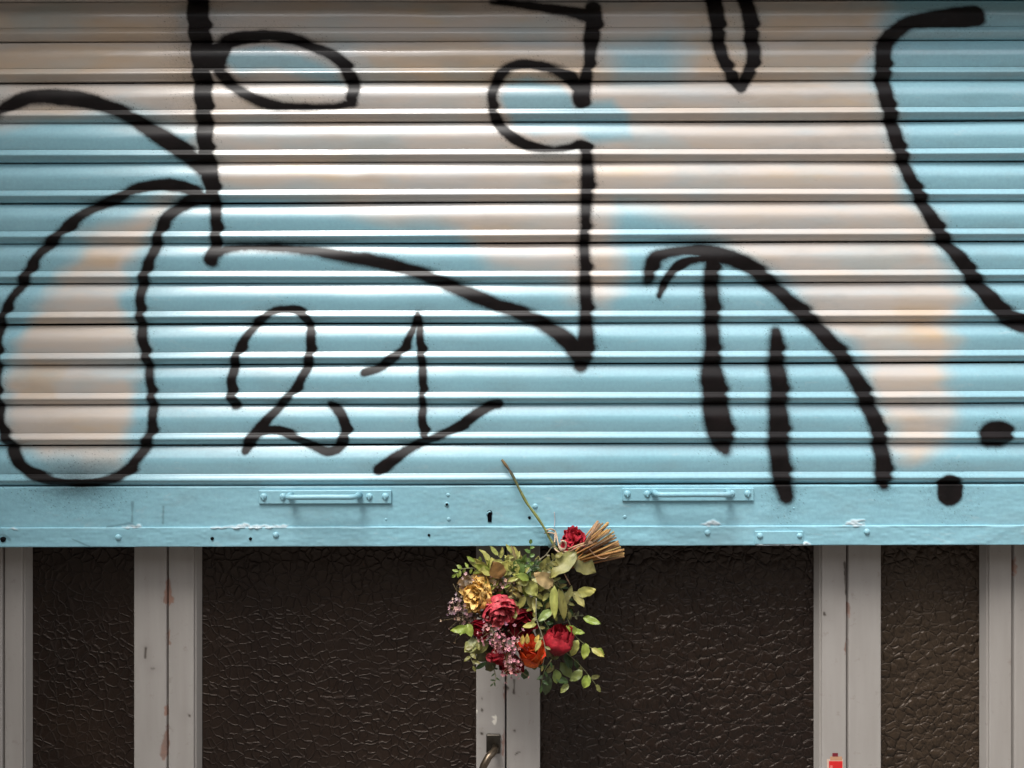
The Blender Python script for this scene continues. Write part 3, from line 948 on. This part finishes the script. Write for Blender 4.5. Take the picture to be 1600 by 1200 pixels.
def rose(name, c, axis, r, cols, layers, length=1.5, crumple=0.18, seed=0, base_col=None, lip=0.2, label=None):
    """cols: (deep, mid, edge) pigments. layers: [(radius, petals, height)] fractions of r."""
    rnd = random.Random(seed)
    M = frame(axis); c = Vector(c); mb = MB()
    for li, (rf, m, hf) in enumerate(layers):
        ph0 = rnd.uniform(0, 6.28)
        for k in range(m):
            phi = ph0 + 2 * math.pi * k / m + rnd.uniform(-.25, .25)
            span = (2 * math.pi / m) * rnd.uniform(0.75, 1.0)
            H = r * length * hf * rnd.uniform(0.85, 1.12)
            RR = r * rf * rnd.uniform(0.9, 1.1)
            nu, nv = 11, 10
            sd = Vector((rnd.uniform(-50, 50), rnd.uniform(-50, 50), rnd.uniform(-50, 50)))
            vs, cs, fs = [], [], []
            lipk = lip * rnd.uniform(0.3, 1.5)
            tilt = rnd.uniform(0.0, 1.0)
            for j in range(nv):
                v = j / (nv - 1)
                wd = math.sin(math.pi * min(1, 0.12 + v * 0.62)) ** 0.6
                for i in range(nu):
                    u = -1 + 2 * i / (nu - 1)
                    hh = v * H * (1 - 0.22 * abs(u) ** 2.5 * v)
                    prof = 0.18 + 0.82 * math.sin(min(1.0, v * 1.35) * math.pi / 2)
                    rad = RR * prof
                    if v > 0.65: rad += r * lipk * ((v - 0.65) / 0.35) ** 2 - RR * 0.12 * (v - 0.65) / 0.35
                    an = phi + u * span * wd
                    p = Vector((rad * math.cos(an), rad * math.sin(an), -r * length * 0.5 + hh))
                    q = sd + p * (1.6 / r)
                    n1 = noise.noise(q * 1.0); n2 = noise.noise(q * 2.6 + Vector((7, 3, 1)))
                    rr_ = Vector((math.cos(an), math.sin(an), 0))
                    p += rr_ * r * crumple * (n1 * 0.9 + n2 * 0.6) * (0.3 + 0.7 * v) + Vector((0, 0, r * crumple * 0.6 * n2 * v))
                    ridge = math.sin(u * 9 + n1 * 4 + sd.x)
                    p += rr_ * r * 0.035 * ridge * v
                    vs.append(c + M @ p)
                    e = max(0, v - 0.55) / 0.45
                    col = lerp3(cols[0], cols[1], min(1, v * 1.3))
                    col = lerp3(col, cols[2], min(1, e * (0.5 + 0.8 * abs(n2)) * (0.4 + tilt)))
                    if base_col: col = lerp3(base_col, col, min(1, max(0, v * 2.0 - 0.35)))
                    cs.append(tuple(max(0.001, x * (1 + 0.25 * n2)) for x in col))
            for j in range(nv - 1):
                for i in range(nu - 1):
                    fs.append((j * nu + i, j * nu + i + 1, (j + 1) * nu + i + 1, (j + 1) * nu + i))
            mb.add(vs, fs, cs)
    o = mb.build(name, M_PETAL, BQ, label=label)
    # sepals and calyx as a sub-part
    cb = MB(); base = c + M @ Vector((0, 0, -r * length * 0.5))
    cb.tube([base + M @ Vector((0, 0, -r * .35)), base + M @ Vector((0, 0, -r * .12)), base + M @ Vector((0, 0, r * .12))], [r * .08, r * .24, r * .22], 8, (0.10, 0.11, 0.03))
    for k in range(5):
        an = k * 1.2566 + rnd.random()
        d = M @ Vector((math.cos(an), math.sin(an), 0.4))
        leaf_mesh(cb, base, d, M @ Vector((math.cos(an), math.sin(an), -1)), r * .8, r * .22, (0.16, 0.17, 0.05), .4)
    cb.build('calyx', M_LEAF, o)
    return o


def leaf_mesh(mb, base, d, nrm, L, W, col, bend=0.3, fold=0.35, tip=1.0, shape=1.0, twist=0.0, seed=None):
    rnd = random.Random(seed) if seed is not None else random
    d = Vector(d).normalized(); nrm = Vector(nrm)
    s = d.cross(nrm)
    if s.length < 1e-4: s = d.orthogonal()
    s.normalize(); n = s.cross(d).normalized()
    nu, nv = 5, 9
    vs, cs, fs = [], [], []
    sd = Vector((rnd.uniform(-50, 50), rnd.uniform(-50, 50), 0))
    cv = jit(col, 0.15)
    edge = lerp3(cv, (cv[0] * 1.5, cv[1] * 1.25, cv[2] * 0.9), rnd.random())
    p = Vector(base); dd = d.copy()
    for j in range(nv):
        v = j / (nv - 1)
        wv = max(0.02, (v ** 0.62) * (1 - v) ** 0.85 / 0.375)
        tw = twist * v
        s2 = s * math.cos(tw) + n * math.sin(tw); n2 = n * math.cos(tw) - s * math.sin(tw)
        for i in range(nu):
            u = -1 + 2 * i / (nu - 1)
            q = Vector(base) + s2 * (u * W / 2 * wv) + n2 * (abs(u) * W / 2 * wv * fold)
            a = bend * v
            q += d * (L * v * (1 - 0.2 * abs(a))) - n * (L * v * v * bend * 0.5)
            q += n2 * (0.26 * W * noise.noise(sd + Vector((u * 1.8, v * 4.5, 0)))) + s2 * (0.10 * W * noise.noise(sd + Vector((9, v * 5, u))))
            vs.append(q)
            mid = 1 - abs(u)
            cs.append(lerp3(lerp3(cv, edge, max(0, v - .4)), (cv[0] * 1.5, cv[1] * 1.4, cv[2] * 1.3), 0.45 if i == 2 else 0.0))
    for j in range(nv - 1):
        for i in range(nu - 1):
            fs.append((j * nu + i, j * nu + i + 1, (j + 1) * nu + i + 1, (j + 1) * nu + i))
    mb.add(vs, fs, cs)


PALE = (0.36, 0.36, 0.10)
LIME = (0.24, 0.31, 0.055)
OLIVE = (0.19, 0.185, 0.055)
GREEN = (0.10, 0.17, 0.035)
DEEP = (0.045, 0.085, 0.025)
BROWN = (0.21, 0.12, 0.035)
TAN = (0.42, 0.32, 0.16)


def leaf(x0, y0, x1, y1, wpx, col, y=YC, dy=-0.01, bend=0.2, face=(0, -1, 0.5), fold=0.35, shape=1.0, twist=0.0):
    a, b = P(x0, y0, y), P(x1, y1, y + dy)
    mb = MB()
    leaf_mesh(mb, a, b - a, Vector(face), (b - a).length * 1.05, wpx * K * 1.05, col, bend, fold, shape=shape, twist=twist)
    return mb.build('leaf', M_LEAF, BQ)


def sprig(pts, n, Lpx, Wpx, col, stemcol=(0.22, 0.22, 0.10), y=YC, rad=0.0009, spread=0.9, name='leafy_sprig', end=True, start=0.1, opp=True, yv=0.012, face=(0, -1, .5)):
    """Curved stem through photo points with leaves to each side; one mesh."""
    mb = MB()
    sp = spline([(a, b, (c if len(pts[0]) > 2 else y)) for a, b, *r in pts for c in [(r[0] if r else y)]], 6)
    P3 = [P(a, b, c) for a, b, c in sp]
    mb.tube(P3, [rad * (1.2 - 0.7 * i / len(P3)) for i in range(len(P3))], 6, stemcol)
    m = len(P3) - 1
    for k in range(n):
        t = start + (1 - start) * k / max(1, n - 1)
        i = min(m - 1, int(t * m))
        pp = P3[i].lerp(P3[i + 1], t * m - i)
        d = (P3[i + 1] - P3[i]).normalized()
        side = Vector((-d.z, 0, d.x))
        sg = 1 if k % 2 == 0 else -1
        if end and k == n - 1: dirv = d
        else: dirv = d * random.uniform(0.35, 0.7) + side * sg * spread + Vector((0, random.uniform(-.5, .25), 0))
        s = random.uniform(0.8, 1.15)
        nf = Vector(face) + Vector((random.uniform(-.5, .5), 0, random.uniform(-.4, .4)))
        leaf_mesh(mb, pp, dirv, nf, Lpx * K * s, Wpx * K * s * random.uniform(.8, 1.1), col, random.uniform(-.2, .5), random.uniform(.1, .5))
    return mb.build(name, M_LEAF, BQ)


def filler(pts, col, n=26, spread=10, y=YC, size=2.7, stem=(0.16, 0.12, 0.06)):
    """Sea-lavender spray: forked wiry stems with tiny papery florets."""
    mb = MB()
    sp = spline([(a, b, y) for a, b in pts], 4)
    P3 = [P(*q) for q in sp]
    mb.tube(P3, 0.0006, 5, stem)
    for k in range(n):
        t = random.uniform(0.25, 1)
        i = min(len(P3) - 2, int(t * (len(P3) - 1)))
        pp = P3[i]
        tgt = pp + Vector((random.gauss(0, spread), random.gauss(0, spread * .7), random.gauss(0, spread))) * K
        mid = (pp + tgt) / 2 + Vector((0, 0, 0.002))
        mb.tube([pp, mid, tgt], 0.00035, 4, stem, caps=False)
        c1 = jit(col, 0.45)
        d = (tgt - pp).normalized() + Vector((0, -0.6, 0.2))
        d.normalize()
        f = frame(d)
        s = size * K * random.uniform(.7, 1.3)
        for q in range(5):
            a = q * 1.2566 + k
            e = f @ Vector((math.cos(a), math.sin(a), 0.6)); w_ = f @ Vector((-math.sin(a), math.cos(a), 0))
            mb.add([tgt, tgt + e * s * .6 + w_ * s * .38, tgt + e * s * 1.1, tgt + e * s * .6 - w_ * s * .38], [(0, 1, 2, 3)], [lerp3(c1, (.2, .1, .08), .5), c1, c1, c1])
    return mb.build('filler_flower', M_PETAL, BQ)


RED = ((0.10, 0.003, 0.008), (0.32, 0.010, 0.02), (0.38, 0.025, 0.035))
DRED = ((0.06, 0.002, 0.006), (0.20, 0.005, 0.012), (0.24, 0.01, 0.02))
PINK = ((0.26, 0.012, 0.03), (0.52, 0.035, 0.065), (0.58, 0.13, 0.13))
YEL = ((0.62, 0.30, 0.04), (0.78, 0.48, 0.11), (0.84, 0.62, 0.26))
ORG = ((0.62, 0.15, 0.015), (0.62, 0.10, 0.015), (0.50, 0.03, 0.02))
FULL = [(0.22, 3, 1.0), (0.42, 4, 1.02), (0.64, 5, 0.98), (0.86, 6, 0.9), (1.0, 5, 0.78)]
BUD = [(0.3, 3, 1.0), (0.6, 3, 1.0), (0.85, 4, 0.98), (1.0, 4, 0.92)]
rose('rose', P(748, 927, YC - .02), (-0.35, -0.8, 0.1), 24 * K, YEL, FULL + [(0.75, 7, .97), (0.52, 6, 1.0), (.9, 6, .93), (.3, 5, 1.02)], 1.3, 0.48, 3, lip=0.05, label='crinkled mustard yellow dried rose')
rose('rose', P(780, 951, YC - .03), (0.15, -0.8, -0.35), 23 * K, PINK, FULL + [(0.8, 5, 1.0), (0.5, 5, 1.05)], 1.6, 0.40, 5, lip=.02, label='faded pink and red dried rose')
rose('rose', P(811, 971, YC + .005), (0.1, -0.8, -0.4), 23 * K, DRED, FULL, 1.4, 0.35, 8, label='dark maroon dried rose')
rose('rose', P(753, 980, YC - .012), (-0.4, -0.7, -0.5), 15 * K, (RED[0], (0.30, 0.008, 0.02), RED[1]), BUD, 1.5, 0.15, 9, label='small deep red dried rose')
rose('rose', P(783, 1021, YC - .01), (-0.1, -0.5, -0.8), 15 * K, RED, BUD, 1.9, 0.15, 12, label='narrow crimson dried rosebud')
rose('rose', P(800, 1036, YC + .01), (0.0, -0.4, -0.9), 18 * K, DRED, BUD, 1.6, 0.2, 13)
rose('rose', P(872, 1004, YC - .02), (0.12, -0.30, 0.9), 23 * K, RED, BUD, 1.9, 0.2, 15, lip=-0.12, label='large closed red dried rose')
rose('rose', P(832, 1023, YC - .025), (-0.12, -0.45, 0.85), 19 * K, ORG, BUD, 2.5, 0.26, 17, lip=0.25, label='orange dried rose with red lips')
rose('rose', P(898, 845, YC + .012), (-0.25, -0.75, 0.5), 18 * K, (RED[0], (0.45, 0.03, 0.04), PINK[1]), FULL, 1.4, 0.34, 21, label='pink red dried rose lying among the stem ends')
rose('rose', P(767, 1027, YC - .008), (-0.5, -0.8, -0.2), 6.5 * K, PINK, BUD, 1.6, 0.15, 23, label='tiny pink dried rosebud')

# yellow lips on the orange rose
for (a, b, c_, d) in [(816, 1008, 817, 992), (824, 1006, 824, 991), (836, 1004, 842, 992)]:
    leaf(a, b, c_, d, 6, (0.62, 0.48, 0.12), YC - .045, -0.004)

# big single leaves
leaf(901, 862, 859, 901, 24, (0.30, 0.29, 0.095), YC - .02, -.012, .1, (-.3, -1, .5), .25)
leaf(894, 870, 931, 894, 29, OLIVE, YC - .012, -.004, .15, (.2, -1, .5), .2)
leaf(863, 916, 836, 896, 22, (0.40, 0.29, 0.13), YC - .025, -.01, .1, (-.2, -1, .7))
leaf(866, 893, 838, 884, 26, (0.17, 0.17, 0.06), YC - .008, .004, .2, (0, -1, .3))
leaf(901, 927, 930, 922, 15, PALE, YC - .01, -.012, .1, (.1, -1, .3), .1)
leaf(895, 925, 914, 948, 13, (0.32, 0.31, 0.12), YC - .01, -.012, .3, (.4, -1, .2))
leaf(911, 965, 938, 974, 11, LIME, YC - .01, -.01, .1, (.1, -1, .5), .15)
leaf(866, 915, 866, 965, 13, PALE, YC - .028, -.008, .1, (-.4, -1, .2), .35)
leaf(873, 920, 884, 970, 13, (0.26, 0.26, 0.08), YC - .022, -.004, .2, (.4, -1, .2))
leaf(893, 915, 878, 958, 10, (0.30, 0.28, 0.10), YC - .02, -.004, .3, (.4, -1, .2))
leaf(861, 953, 841, 970, 12, (0.24, 0.30, 0.09), YC - .03, -.01, .1)
leaf(838, 975, 817, 979, 8, PALE, YC - .03, -.01, .2)
leaf(845, 1000, 836, 1018, 7, PALE, YC - .05, -.004, .2)
# crown of leaves on the left and top
for args in [(772, 902, 742, 873, 13, PALE), (770, 898, 741, 882, 12, LIME), (766, 895, 748, 893, 16, PALE), (770, 900, 737, 900, 13, TAN), (776, 900, 768, 872, 12, PALE),
             (783, 900, 793, 876, 15, PALE), (806, 892, 790, 866, 7, PALE), (806, 896, 812, 874, 22, GREEN), (812, 890, 822, 866, 9, GREEN), (826, 905, 806, 898, 11, LIME),
             (826, 905, 808, 911, 15, PALE), (826, 906, 809, 886, 8, LIME), (824, 908, 838, 930, 20, PALE), (826, 905, 822, 932, 16, LIME), (828, 902, 846, 893, 11, OLIVE),
             (797, 930, 816, 918, 8, TAN), (790, 955, 801, 940, 7, PALE), (800, 952, 805, 966, 12, PALE), (820, 930, 812, 950, 10, PALE), (824, 930, 832, 953, 9, OLIVE), (834, 935, 835, 957, 6, PALE),
             (740, 905, 714, 911, 16, (0.12, 0.07, 0.025)), (834, 890, 848, 876, 9, DEEP), (846, 892, 852, 872, 8, OLIVE)]:
    x0, y0, x1, y1, w_, c_ = args
    leaf(x0, y0, x1, y1, w_, c_, YC - random.uniform(.005, .028), random.uniform(-.02, .006), random.uniform(-.1, .4), (random.uniform(-.4, .4), -1, random.uniform(.2, .8)))
leaf(783, 903, 770, 878, 24, BROWN, YC - .03, -.004, .1, (0, -1, .4), .15)
leaf(782, 900, 760, 908, 16, (0.24, 0.17, 0.06), YC - .02, -.004, .1)
# lower left leaves
leaf(734, 982, 705, 985, 13, LIME, YC - .01, -.01, .2); leaf(730, 975, 737, 995, 13, LIME, YC - .018, -.01, .3); leaf(722, 984, 719, 992, 6, LIME, YC - .012, -.01, .3)
leaf(748, 1000, 726, 1017, 19, (0.23, 0.25, 0.08), YC - .015, -.012, .1, (-.4, -1, .5), .15); leaf(765, 1003, 738, 1020, 16, OLIVE, YC - .004, .0, .1)
leaf(770, 1010, 744, 1032, 22, (0.10, 0.10, 0.04), YC + .01, .004, .2); leaf(775, 1030, 758, 1047, 18, (0.09, 0.085, 0.035), YC + .005, .004, .2); leaf(760, 1035, 742, 1046, 7, DEEP, YC, .0, .3)
leaf(822, 1045, 818, 1062, 12, DEEP, YC + .02, .0, .2)
# right-hand hanging sprigs
sprig([(886, 965), (898, 992), (916, 1008), (930, 1015)], 3, 22, 12, LIME, y=YC - .01, start=.25)
leaf(903, 1000, 893, 1024, 13, PALE, YC - .012, -.004, .1, (-.2, -1, .4), .2); leaf(915, 1004, 913, 1030, 13, LIME, YC - .014, -.01, .1, (.2, -1, .4), .3); leaf(924, 1013, 944, 1026, 9, PALE, YC - .01, -.01, .2)
leaf(903, 990, 886, 978, 11, LIME, YC - .01, -.01, .2)
sprig([(862, 1000), (885, 1020), (905, 1038), (922, 1058), (931, 1070)], 4, 16, 8, OLIVE, y=YC + .005, start=.3)
for a in [(876, 1035, 894, 1060, 14, (0.13, 0.16, 0.05)), (869, 1046, 870, 1068, 13, (0.17, 0.23, 0.06)), (910, 1048, 890, 1064, 13, (0.20, 0.26, 0.07)), (919, 1054, 912, 1076, 13, LIME), (888, 1068, 876, 1082, 9, (0.26, 0.30, 0.09)),
          (884, 1020, 892, 1045, 12, DEEP), (866, 1040, 852, 1052, 8, OLIVE), (858, 1056, 852, 1085, 14, (0.05, 0.07, 0.03)), (868, 1060, 888, 1066, 10, DEEP), (898, 1030, 904, 1046, 8, DEEP), (862, 1052, 842, 1062, 10, (.08, .07, .05))]:
    leaf(*a[:5], a[5], YC + random.uniform(-.015, .012), random.uniform(-.01, .004), random.uniform(0, .3), (random.uniform(-.3, .3), -1, random.uniform(.2, .7)))
# fine sprigs
sprig([(838, 935), (838, 965), (846, 990), (852, 1015), (848, 1040)], 7, 11, 5, OLIVE, (0.34, 0.33, 0.22), y=YC - .042, rad=.0010)
sprig([(829, 905), (828, 880), (829, 850)], 7, 9, 6, GREEN, (0.12, 0.22, 0.05), y=YC - .02, rad=.0008, start=.35)
sprig([(770, 892), (745, 888), (722, 889), (712, 897)], 12, 10, 5, LIME, y=YC - .015, spread=1.1)
sprig([(812, 884), (830, 883), (852, 886)], 8, 12, 5, DEEP, y=YC - .008)
sprig([(838, 878), (852, 868), (862, 855)], 3, 9, 4, (0.16, 0.15, 0.07), (0.26, 0.22, 0.14), y=YC - .004, rad=.0012)
sprig([(790, 900), (800, 915), (800, 935)], 9, 9, 3, (0.28, 0.22, 0.06), y=YC - .022)
sprig([(880, 950), (892, 962), (905, 962)], 8, 8, 4, (0.10, 0.10, 0.05), y=YC)
sprig([(850, 940), (846, 960), (860, 985)], 9, 13, 6, DEEP, y=YC - .005)
sprig([(770, 1040), (775, 1060), (770, 1068)], 6, 8, 3, DEEP, y=YC + .004)
sprig([(870, 905), (880, 925), (890, 950)], 10, 14, 6, DEEP, y=YC - .002)
# inner mass: dark dry foliage that fills the heart of the bunch
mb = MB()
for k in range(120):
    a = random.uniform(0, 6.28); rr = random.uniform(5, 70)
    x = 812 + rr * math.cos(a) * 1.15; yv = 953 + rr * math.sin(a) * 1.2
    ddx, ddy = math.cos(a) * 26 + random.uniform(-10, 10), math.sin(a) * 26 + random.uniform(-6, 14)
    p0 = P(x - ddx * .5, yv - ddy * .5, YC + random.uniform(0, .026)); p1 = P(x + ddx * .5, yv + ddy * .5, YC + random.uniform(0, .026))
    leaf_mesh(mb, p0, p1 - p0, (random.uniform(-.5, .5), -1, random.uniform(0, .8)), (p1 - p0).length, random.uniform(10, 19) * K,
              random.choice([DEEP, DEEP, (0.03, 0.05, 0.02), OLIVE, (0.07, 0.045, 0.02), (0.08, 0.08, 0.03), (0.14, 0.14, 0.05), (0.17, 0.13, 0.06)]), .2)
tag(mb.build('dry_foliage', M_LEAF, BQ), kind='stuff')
# loose spray of pale pointed leaves over the crown
for k in range(26):
    a = random.uniform(1.6, 4.3); r0 = random.uniform(6, 40); r1 = r0 + random.uniform(20, 34)
    ox, oy = random.choice([(822, 902), (800, 912), (786, 902)])
    leaf(ox + r0 * math.cos(a) * 1.2, oy - r0 * math.sin(a) * .55, ox + r1 * math.cos(a) * 1.1, oy - r1 * math.sin(a) * .75, random.uniform(7, 13), random.choice([PALE, PALE, LIME, TAN, OLIVE, GREEN]),
         YC - random.uniform(0, .022), random.uniform(-.018, .006), random.uniform(0, .6), (random.uniform(-.6, .6), -1, random.uniform(.1, .9)), random.uniform(.2, .6), twist=random.uniform(-.8, .8))
for pts_, n_, L_, W_, c_ in [([(815, 905), (795, 888), (778, 868)], 9, 18, 7, PALE), ([(805, 912), (775, 900), (742, 878)], 9, 18, 7, LIME), ([(820, 905), (812, 885), (800, 865)], 8, 17, 7, PALE),
                     ([(828, 900), (838, 925), (836, 952)], 9, 16, 7, PALE), ([(822, 900), (806, 920), (800, 945)], 8, 15, 6, (0.30, 0.27, 0.10)), ([(858, 905), (880, 925), (888, 955)], 9, 17, 7, OLIVE),
                     ([(840, 890), (858, 880), (868, 872)], 6, 14, 7, OLIVE), ([(850, 900), (858, 930), (866, 958)], 9, 16, 7, PALE), ([(862, 1030), (850, 1050), (846, 1070)], 6, 13, 6, DEEP), ([(748, 1000), (735, 1020), (740, 1040)], 6, 12, 6, OLIVE)]:
    sprig(pts_, n_, L_, W_, c_, y=YC - random.uniform(.014, .026), spread=.8)
# sea lavender
LILAC = (0.52, 0.36, 0.36); ROSE_P = (0.72, 0.34, 0.38); DUSK = (0.36, 0.24, 0.18)
filler([(745, 960), (725, 945), (708, 912)], LILAC, 34, 8, YC - .008)
filler([(745, 965), (722, 955), (700, 948)], LILAC, 30, 7, YC - .01, 3.2)
filler([(750, 955), (735, 962), (716, 970)], DUSK, 50, 12, YC - .004, 2.3)
filler([(790, 915), (782, 910), (776, 912)], (0.50, 0.33, 0.26), 34, 8, YC - .02)
filler([(742, 915), (738, 905), (735, 900)], (0.48, 0.32, 0.26), 18, 6, YC - .02)
filler([(760, 980), (767, 985), (772, 1000)], ROSE_P, 46, 8, YC - .042)
filler([(772, 995), (780, 1005), (790, 1012)], ROSE_P, 40, 7, YC - .04)
filler([(790, 1030), (800, 1010), (805, 995)], ROSE_P, 48, 8, YC - .038)
filler([(790, 1012), (798, 1035), (806, 1048)], ROSE_P, 50, 9, YC - .036)
filler([(750, 975), (756, 960), (760, 955)], DUSK, 30, 10, YC - .01, 2.0)

# stems: gathered at the tie, cut ends fanned to the upper right
tie = P(884, 880, YC - .006)
for k in range(42):
    t = k / 41
    ex = 934 + 42 * (t ** 0.75) + random.uniform(-3, 3)
    ey = 818 + 50 * t ** 1.3 + random.uniform(-5, 5)
    if 2 < k < 12: ey = random.uniform(815, 832); ex = random.uniform(940, 964)
    yy = YC + random.uniform(-.022, .022)
    a = tie + Vector((random.uniform(-8, 6) * K, random.uniform(-.008, .008), random.uniform(-9, 9) * K))
    root = a + (a - P(ex, ey, yy)).normalized() * random.uniform(.004, .016)
    e = P(ex, ey, yy)
    mid = (a + e) / 2 + Vector((0, random.uniform(-.003, .003), random.uniform(-.002, .003)))
    c_ = random.choice([(0.20, 0.065, 0.012), (0.30, 0.12, 0.02), (0.12, 0.04, 0.012), (0.36, 0.18, 0.035), (0.07, 0.03, 0.012), (0.24, 0.15, 0.03)])
    mb = MB(); rd = random.uniform(.0011, .0021)
    mb.tube([root, a, mid, e], [rd * .9, rd, rd, rd * 1.05], 7, [jit(c_, .15), jit(c_, .15), jit(c_, .15), lerp3(c_, (0.6, 0.46, 0.24), .25)])
    mb.build('stem', M_STEM, BQ)
for (a, b, c_, d) in [((912, 852), (922, 835), (931, 818), .0016), ((916, 850), (926, 832), (935, 814), .0018), ((890, 862), (905, 854), (926, 848), .0015)]:
    mb = MB(); mb.tube([P(*a, YC - .034), P(*b, YC - .036), P(*c_, YC - .032)], d, 7, (0.34, 0.20, 0.11)); mb.build('stem', M_STEM, BQ)
# long loose flower stalk standing up from the hook
mb = MB()
sp = spline([(784, 718, -.018), (792, 729, -.02), (800, 741, -.022), (812, 765, -.026), (824, 787, -.028), (838, 806, -.03), (853, 829, -.032), (862, 846, -.034), (872, 862, -.045)], 4)
cols = []
for i in range(len(sp)):
    t = i / (len(sp) - 1)
    cols.append(lerp3((0.20, 0.13, 0.05), (0.05, 0.04, 0.035), min(1, abs(t - .05) * 6)) if t < .2 else lerp3((0.05, 0.045, 0.035), (0.20, 0.22, 0.06), min(1, (t - .2) * 3.5)))
mb.tube([P(*q) for q in sp], [0.0026 * (0.8 + 0.35 * abs(math.sin(i * .55))) for i in range(len(sp))], 9, cols)
leaf_mesh(mb, P(800, 742, -.024), P(793, 728, -.02) - P(800, 742, -.024), (1, -1, 0), .012, .005, (0.40, 0.26, 0.08))
mb.build('long_stem', M_STEM, BQ, label='single long bare rose stalk leaning up to the left')


# twine
def twine(pts, rad=0.0011, col=(0.50, 0.36, 0.24), name='twine'):
    mb = MB(); sp = spline(pts, 6)
    mb.tube([P(*q) for q in sp], rad, 7, [jit(col, .12) for _ in sp])
    return mb.build(name, M_TWINE, BQ)


YH = -.040
twine([(852, 830, -.022), (855, 828, YH + .004), (862, 827, YH + .002), (868, 831, -.03), (866, 836, -.018), (855, 833, -.018)], .0016)
twine([(851, 833, -.022), (857, 832, YH + .003), (866, 834, YH + .002), (871, 839, -.036)], .0014)
twine([(868, 831, -.034), (867, 843, -.045), (866, 855, -.055), (872, 862, -.065), (882, 866, -.07), (890, 868, -.072)], .0016)
twine([(869, 833, -.034), (872, 848, -.05), (876, 860, -.064), (886, 862, -.07)], .0013)
twine([(866, 824, -.016), (867, 812, -.0135), (866, 800, -.013)], .0005, (0.55, 0.40, 0.38))
for s in range(3):
    twine([(875, 850 + s, -.066), (879, 845, -.07 - .002 * s), (884, 848 + s, -.07), (883, 857, -.068), (877, 859 - s, -.07), (874, 853, -.066)], .0016, (0.52, 0.38, 0.27))
twine([(888, 858, -.074), (900, 853, -.082), (912, 849, -.084), (924, 847, -.08)], .0014, (0.50, 0.30, 0.17))
twine([(874, 862, -.066), (878, 872, -.066), (876, 882, -.06)], .0012)
twine([(921, 858, -.082), (930, 868, -.078), (942, 873, -.074), (953, 868, -.07)], .0007, (0.46, 0.27, 0.16))
twine([(882, 897, -.078), (888, 908, -.078), (891, 914, -.07)], .0011, (0.34, 0.20, 0.12))
